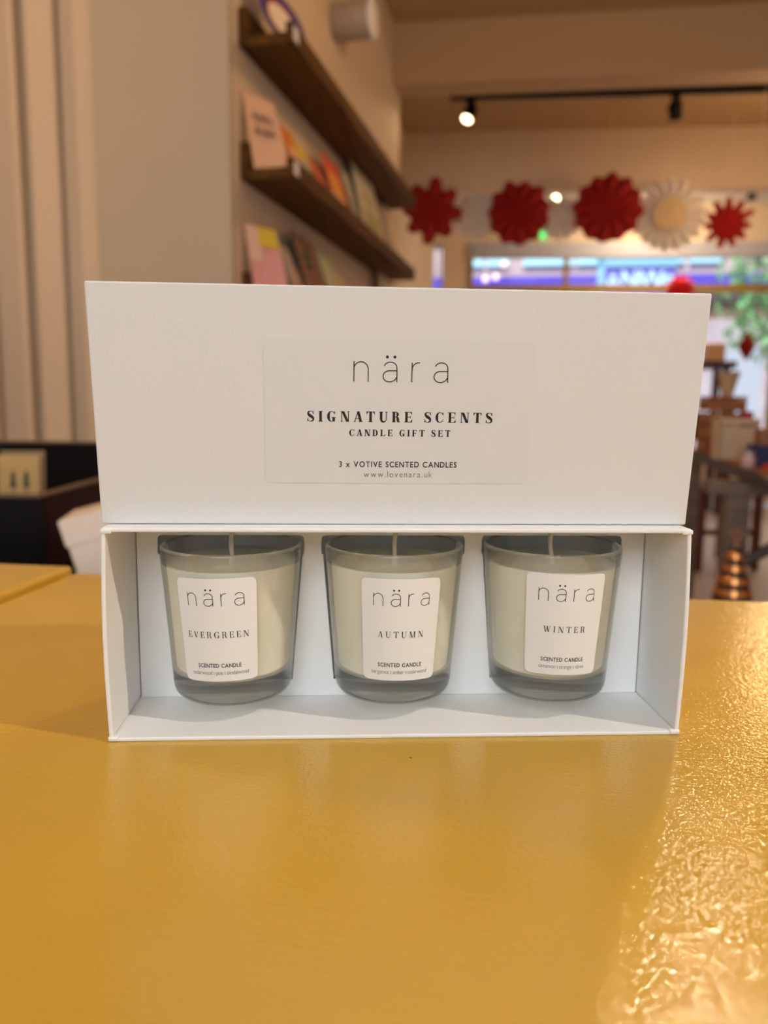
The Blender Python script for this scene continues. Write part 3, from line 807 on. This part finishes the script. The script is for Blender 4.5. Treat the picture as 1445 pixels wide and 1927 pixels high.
leaning('kraft_card', (-1.055, 1.275, .590), R(22), .076, .192, (.56, .36, .13), 'kraft card with two small dark trees in the black crate', .12, [(trees, (.02, .05, .02)), (stems, (.26, .17, .12))])
leaning('kraft_card', (-1.062, 1.291, .590), R(22), .082, .200, (.30, .20, .10), 'brown card just behind the kraft tree card', .12)
leaning('pink_card', (-1.128, 1.245, .590), R(30), .062, .195, (.45, .27, .25), 'dusky pink card at left edge of the photo in the crate', .2)
leaning('dark_red_card', (-1.140, 1.262, .590), R(30), .062, .205, (.20, .07, .06), 'dark red brown card behind the dusky pink card', .2)
cb = empty('cream_box', (-.772, 1.10, .572), 'cream cardboard box tilted beside the dark crate, partly behind the lid', 'box', R(-14))
cb.rotation_euler = (0, R(-15), R(24))
MB().box(0, .16, 0, .13, .012, .118).build('box_body', M['creambox'], cb, bevel=.002)
MB().box(-.003, .163, -.003, .133, .085, .130).build('box_lid', M['creambox'], cb, bevel=.002)
cb.location = (-.738, 1.08, .573)

# ------------------------------------------------------------------ right: display table and goods
dt = empty('display_table', (.50, 1.90, 0), 'dark edged display table at right loaded with goods', 'table')
MB().box(-.005, 1.3, 0, 1.45, .69, .72).build('tabletop', M['tabledark'], dt, bevel=.003)
MB().box(.01, 1.25, .05, 1.40, .722-.0015, .7225).build('table_runner', M['crate'], dt)
MB().box(-.050, .012, .33, .40, 0, .69).build('trestle_post', M['trestle'], dt, bevel=.004)
MB().box(.9, .96, .33, .40, 0, .69).build('trestle_post', M['trestle'], dt, bevel=.004)
MB().box(-.10, 1.0, .32, .41, .655, .69).build('trestle_rail', M['trestle'], dt, bevel=.004)
MB().box(-.02, .03, 1.20, 1.26, 0, .69).build('trestle_post', M['trestle'], dt, bevel=.004)
MB().tube([(-.03, .30, .46), (.30, .30, .97-.30)], .016, 8).build('brace', M['brace'], dt)
# crate on the display table
wc = empty('wooden_crate', (.515, 2.98, .7225), 'orange brown slatted wooden crate on the display table', 'crate')
for i in range(4):
    z = .004+i*.050
    MB().box(0, .13, 0, .010, z, z+.042).build('slat', M['crate'], wc, bevel=.002)
    MB().box(0, .010, .010, .19, z, z+.042).build('slat', M['crate'], wc, bevel=.002)
    MB().box(0, .13, .19, .20, z, z+.042).build('slat', M['crate'], wc, bevel=.002)
    MB().box(.12, .13, .010, .19, z, z+.042).build('slat', M['crate'], wc, bevel=.002)
MB().box(.01, .12, .01, .19, .002, .010).build('base', M['crate'], wc)
MB().box(-.002, .132, -.002, .202, .198, .206).build('top_board', M['crate'], wc, bevel=.002)
# basket
bk = empty('wicker_basket', (.497, 2.62, .7225), 'square pale wicker basket in front of the wooden crate', 'basket')
def weave(x0, x1, y0, y1):
    m_ = MB(); H = .125
    for k in range(7):
        z = .008+k*(H-.012)/6
        m_.tube([(x0, y0, z), (x1, y0, z), (x1, y1, z), (x0, y1, z), (x0, y0, z)], .0042, 6)
    for (xa, ya, xb_, yb_) in ((x0, y0, x1, y0), (x1, y0, x1, y1), (x1, y1, x0, y1), (x0, y1, x0, y0)):
        for k in range(7):
            t_ = k/6; m_.tube([(xa+(xb_-xa)*t_, ya+(yb_-ya)*t_, 0), (xa+(xb_-xa)*t_, ya+(yb_-ya)*t_, H)], .003, 6)
    return m_
weave(0, .11, 0, .14).build('woven_side', M['wicker'], bk)
MB().box(.004, .106, .004, .136, .004, .100).build('lining', M['wicker'], bk, bevel=.004)
MB().tube([(0, 0, .127), (.11, 0, .127), (.11, .14, .127), (0, .14, .127), (0, 0, .127)], .006, 8).build('rim', M['wicker'], bk)
rp = empty('red_parcel', (.575, 2.655, .8225), 'small red parcel sticking out of the wicker basket', 'parcel')
MB().box(-.018, .018, -.02, .02, 0, .055).build('wrapping', M['darkred'], rp, bevel=.003); MB().box(-.004, .004, -.0208, .0208, .0, .0558).build('ribbon', M['redlight'], rp)
# vase + bowl
vs_ = MB().lathe([(.014, 0), (.020, .002), (.026, .03), (.040, .085), (.043, .088), (.040, .086), (.020, .02), (.001, .01)], 28).build('beige_vase', cmat((.56, .41, .25)), loc=(.592, 3.06, .9295)); autosmooth(vs_)
tag(vs_, 'beige flared vase standing on the wooden crate', 'vase')
bw = MB().lathe([(.012, 0), (.016, .001), (.026, .014), (.031, .028), (.028, .028), (.022, .014), (.001, .006)], 28).build('blue_bowl', M['blue'], loc=(.672, 2.92, .7225)); autosmooth(bw)
tag(bw, 'small grey blue bowl on the display table right of the crate', 'bowl')
mg = empty('red_mug', (.512, 2.80, .7225), 'dark red mug on the display table left of the basket', 'mug')
MB().lathe([(.018, 0), (.022, .002), (.024, .062), (.022, .062), (.020, .006), (.001, .005)], 24).build('cup', M['darkred'], mg, smooth=True)
MB().tube([(.022, 0, .048), (.036, 0, .046), (.038, 0, .028), (.022, 0, .016)], .003, 8).build('handle', M['darkred'], mg, smooth=True)
nb = empty('navy_box', (.535, 2.34, .7225), 'navy box low at the right edge of the photo on the display table', 'box')
MB().box(0, .11, 0, .09, 0, .055).build('box_body', M['navy'], nb, bevel=.002); MB().box(-.002, .112, -.002, .092, .040, .062).build('box_lid', M['navy'], nb, bevel=.002)
bb = empty('brown_box', (.548, 2.345, .7845), 'brown cardboard box on top of the navy box', 'box')
MB().box(0, .08, 0, .07, 0, .046).build('box_body', M['brownbox'], bb, bevel=.002); MB().box(.034, .046, -.0006, .0706, .0, .0466).build('tape', M['kraft'], bb)
gj = empty('glass_jar', (.512, 2.30, .7225), 'small pinkish jar near the table edge left of the navy box', 'jar')
MB().lathe([(.014, 0), (.017, .002), (.018, .030), (.013, .036)], 20).build('jar_body', M['pinkjar'], gj, smooth=True); MB().lathe([(.014, .036), (.0145, .037), (.0145, .046), (.013, .047)], 20).build('lid', M['silver'], gj)
rb = MB().tube([(.0, 0, .004), (.03, .01, .008), (.055, -.01, .006), (.08, .01, .012), (.10, 0, .005)], .006, 8).build('red_ribbon', M['redlight'], loc=(.540, 2.25, .7265), smooth=True)
tag(rb, 'loose red ribbon lying before the navy box', 'ribbon')
# copper lantern on a stool
stl = empty('wooden_stool', (.428, 1.98, 0), 'low red brown stool under the copper lantern', 'stool')
MB().lathe([(.115, .28), (.12, .284), (.12, .306), (.115, .31)], 28).build('seat', M['redbrown'], stl)
for k in range(3):
    a = k*2*PI/3+.4; MB().tube([(.07*math.cos(a), .07*math.sin(a), .28), (.11*math.cos(a), .11*math.sin(a), 0)], .012, 8).build('leg', M['redbrown'], stl)
cl = empty('copper_lantern', (.428, 1.98, .31), 'tiered lantern of shiny copper bands behind the right end of the table', 'lantern')
MB().lathe([(.060, 0), (.060, .004), (.046, .12), (.018, .215), (.012, .24)], 24).build('core', M['darkmet'], cl, smooth=True)
for i in range(8):
    z = .012+i*.029; r0_ = .066-.0056*i-(.006 if i > 5 else 0)
    MB().lathe([(r0_, 0), (r0_+.002, .002), (r0_-.002, .016), (r0_-.005, .018), (r0_-.006, .001)], 28, Tm(0, 0, z), closed=True).build('band', M['copper'], cl)
MB().tube([(0, 0, .235), (0, 0, .262), (.012, 0, .275), (0, 0, .288), (-.012, 0, .275), (0, 0, .262)], .0025, 8).build('hanging_ring', M['copper'], cl)
# chair
ch = empty('wooden_chair', (.86, 4.62, 0), 'red brown wooden chair under the far side of the display table', 'chair', R(20))
MB().box(-.20, .20, -.20, .20, .43, .46).build('seat', M['redbrown'], ch, bevel=.006)
for x in (-.185, .145):
    MB().box(x, x+.04, -.19, -.15, 0, .43).build('leg', M['redbrown'], ch, bevel=.004); MB().box(x, x+.04, .15, .19, 0, .88).build('leg', M['redbrown'], ch, bevel=.004)
MB().box(-.145, .145, .158, .182, .70, .86).build('backrest', M['redbrown'], ch, bevel=.004); MB().box(-.16, .16, -.18, -.16, .2, .23).build('stretcher', M['redbrown'], ch)
# window display bench with small things
wb = empty('window_bench', (.55, 6.72, 0), 'dark purple brown bench standing in the window bay', 'bench', FA)
MB().box(0, .84, 0, .34, 1.205, 1.262).build('bench_top', M['purple'], wb, bevel=.004)
for x in (.03, .75):
    for y in (.03, .27): MB().box(x, x+.05, y, y+.05, 0, 1.205).build('leg', M['purple'], wb)
tb = empty('tan_basket', (1.215, 6.92, 1.262), 'tan box on the window bench right of the lilac box', 'box', FA)
MB().box(-.075, .075, -.06, .06, 0, .13).build('box_body', M['tan'], tb, bevel=.01); MB().box(-.078, .078, -.063, .063, .10, .145).build('box_lid', M['tan'], tb, bevel=.01)
tb.name = 'tan_box'
lb_ = empty('lilac_box', (1.02, 6.88, 1.262), 'pale lilac blue box on the window bench at the lid edge', 'box', FA)
MB().box(-.07, .07, -.06, .06, 0, .10).build('box_body', M['lilac'], lb_, bevel=.004); MB().box(-.073, .073, -.063, .063, .075, .115).build('box_lid', M['lilac'], lb_, bevel=.004)

# ------------------------------------------------------------------ outside: street, shop building, tree
b = MB().box(-30, 30, 9.2, 60, -.12, -.10); struct(b.build('street', M['road']))
bd = empty('shop_building', (-8, 16, -.1), 'pinkish shop building across the street with blue violet fascia', 'building', R(3))
MB().box(-8, 24, 0, 6, 0, 9).build('wall', M['brick'], bd)
MB().box(-8, 24, -.12, 0, 0, 3.0).build('shop_window', M['shopdark'], bd)
MB().box(-8, 10.75, -.35, -.12, 3.23, 3.52).build('fascia_board', M['fascia'], bd)
MB().box(10.75, 24, -.30, -.12, 3.23, 3.52).build('fascia_board', M['fascia'], bd)
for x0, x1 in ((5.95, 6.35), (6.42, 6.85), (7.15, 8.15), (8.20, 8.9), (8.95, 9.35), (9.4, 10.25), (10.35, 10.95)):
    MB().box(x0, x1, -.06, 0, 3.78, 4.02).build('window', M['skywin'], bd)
for x, z in ((6.78, 3.74), (6.42, 3.46), (6.62, 3.50)):
    MB().lathe([(.002, -.06), (.04, -.045), (.06, 0), (.04, .045), (.002, .06)], 16, Tm(x, -.45, z)).build('globe_lamp', M['streetlamp'], bd, smooth=True)
sg = MB().box(8.62, 10.02, -.55, -.40, 3.0, 3.72).build('sign_board', M['signback'], bd, bevel=.01)
MB().box(8.58, 8.70, -.58, -.38, 2.6, 3.80).build('sign_frame', M['signblue'], sg); MB().box(8.58, 10.04, -.58, -.38, 3.64, 3.86).build('sign_frame', M['signblue'], sg)
P = sans_line('NatWest', .34, 9.02, 9.99, 3.22, True, True)
flat_text(P, lambda u, v: Vector((u, -.585, v))).build('lettering', M['signlet'], sg)
ic = []
for k in range(3):
    a = R(90+120*k); cx, cz = 8.86+.07*math.cos(a), 3.38+.07*math.sin(a)
    ic.append([(cx+.055*math.cos(a+R(60*j)), cz+.055*math.sin(a+R(60*j))) for j in range(6)])
flat_text(ic, lambda u, v: Vector((u, -.585, v))).build('sign_emblem', M['signlet'], sg)
ps = empty('pale_shopfront', (2.4, 15.0, -.1), 'pale pinkish shopfront across the street behind the tree', 'building', R(3))
MB().box(0, 9, 0, .7, 0, 2.55).build('wall', M['paleshop'], ps)
for x0 in (.25, 1.5, 2.8): MB().box(x0, x0+.8, -.03, 0, .7, 2.1).build('window', cmat((.42, .46, .55)), ps)
te = empty('street_tree', (3.15, 12.2, -.1), 'leafy green tree on the street outside the window', 'tree')
MB().tube([(0, 0, 0), (.03, 0, 1.0), (-.02, .02, 2.0), (.05, 0, 3.2)], [.07, .06, .05, .02], 10).build('trunk', M['bark'], te, smooth=True)
rr = random.Random(11); lm = MB()
for i in range(1900):
    while True:
        p = Vector((rr.uniform(-1, 1), rr.uniform(-1, 1), rr.uniform(-1, 1)))
        if p.length < 1 and math.sin(p.x*6.1+1)*math.sin(p.z*5.3)*math.cos(p.y*4.7+.6) > -.22: break
    p = Vector((p.x*1.05, p.y*.7, p.z*1.15+2.65)); s_ = rr.uniform(.045, .09)
    q = Matrix.Translation(p) @ Rm(rr.uniform(0, 6.3), 'Z') @ Rm(rr.uniform(-1.2, 1.2), 'X')
    lm.add([(0, 0, -s_), (s_*.5, .01, 0), (0, 0, s_), (-s_*.5, .01, 0)], [(0, 1, 2, 3)], q)
lm.build('foliage', M['leaf'], te)

# ------------------------------------------------------------------ light
wd = bpy.data.worlds.new('sky'); S.world = wd; wd.use_nodes = True
bg = wd.node_tree.nodes['Background']; bg.inputs['Color'].default_value = (.90, .95, 1, 1); bg.inputs['Strength'].default_value = .32
def light(kind, name, loc, aim, energy, col, size=.05, angle=60, blend=.3, sx=None, sy=None):
    l = bpy.data.lights.new(name, kind); l.energy = energy; l.color = col
    if kind == 'SPOT': l.shadow_soft_size = size; l.spot_size = R(angle); l.spot_blend = blend
    elif kind == 'SUN': pass
    elif kind == 'AREA':
        l.shape = 'RECTANGLE'; l.size = sx; l.size_y = sy
    else: l.shadow_soft_size = size
    o = bpy.data.objects.new(name, l); COL.objects.link(o); o.location = loc
    o.rotation_euler = (Vector(aim)-Vector(loc)).to_track_quat('-Z', 'Y').to_euler()
    return o
WARM = (1, .64, .31); MID = (1, .84, .66)
light('SPOT', 'spot_behind', (.50, 2.15, 2.78), (0.05, .2, .75), 46, (1, .80, .52), .035, 50)
light('SPOT', 'spot_right', (2.05, .05, 2.55), (-.06, .33, .78), 125, (1, .88, .75), .03, 50)
light('SPOT', 'spot_track_near', (.72, 3.35, 2.62), (.30, .22, .75), 11, (1, .80, .52), .04, 26)
light('SPOT', 'spot_track_side', (.98, 2.75, 2.70), (.34, .20, .75), 8, (1, .80, .52), .04, 26)
light('AREA', 'rear_daylight_fill', (.10, -2.0, 2.05), (-.06, .33, .80), 33, (.90, .96, 1), sx=1.5, sy=1.1)  # added unseen area lamp, stands in for daylight from behind the camera
light('POINT', 'warm_fill_near', (.9, 1.2, 2.6), (0, 0, 0), 8, WARM, .12)  # added point light without a fixture, warms the near room
light('POINT', 'warm_fill_mid', (.1, 2.6, 2.3), (0, 0, 0), 14, WARM, .12)  # added warm fill, no lamp hangs here; lifts the shelf wall
light('POINT', 'warm_fill_far', (1.4, 5.2, 2.2), (0, 0, 0), 20, WARM, .12)  # added warm fill for the bulkhead and stars, no fixture
light('POINT', 'warm_fill_side', (-2.2, .7, 2.3), (0, 0, 0), 32, WARM, .12)  # added warm fill for the pillar and boards, unseen
light('SPOT', 'track_lamp', (-.70, 5.25, 2.68), (-1.0, 4.2, 1.6), 14, WARM, .03, 70)
light('POINT', 'bay_fill', (.8, 6.95, 2.60), (0, 0, 0), 42, (1, .80, .55), .08)  # added light without a fixture, brightens the wall above the window
su = light('SUN', 'sun', (0, -5, 10), (.8, -5+math.cos(R(63))*10, 10-math.sin(R(63))*10), 9.0, (1, .97, .94))
su.data.angle = R(3)

# ------------------------------------------------------------------ colour management
vs = S.view_settings
vs.view_transform = 'Standard'; vs.look = 'None'; vs.gamma = 1; vs.exposure = -.07
vs.use_curve_mapping = False
S.cycles.sample_clamp_indirect = 20
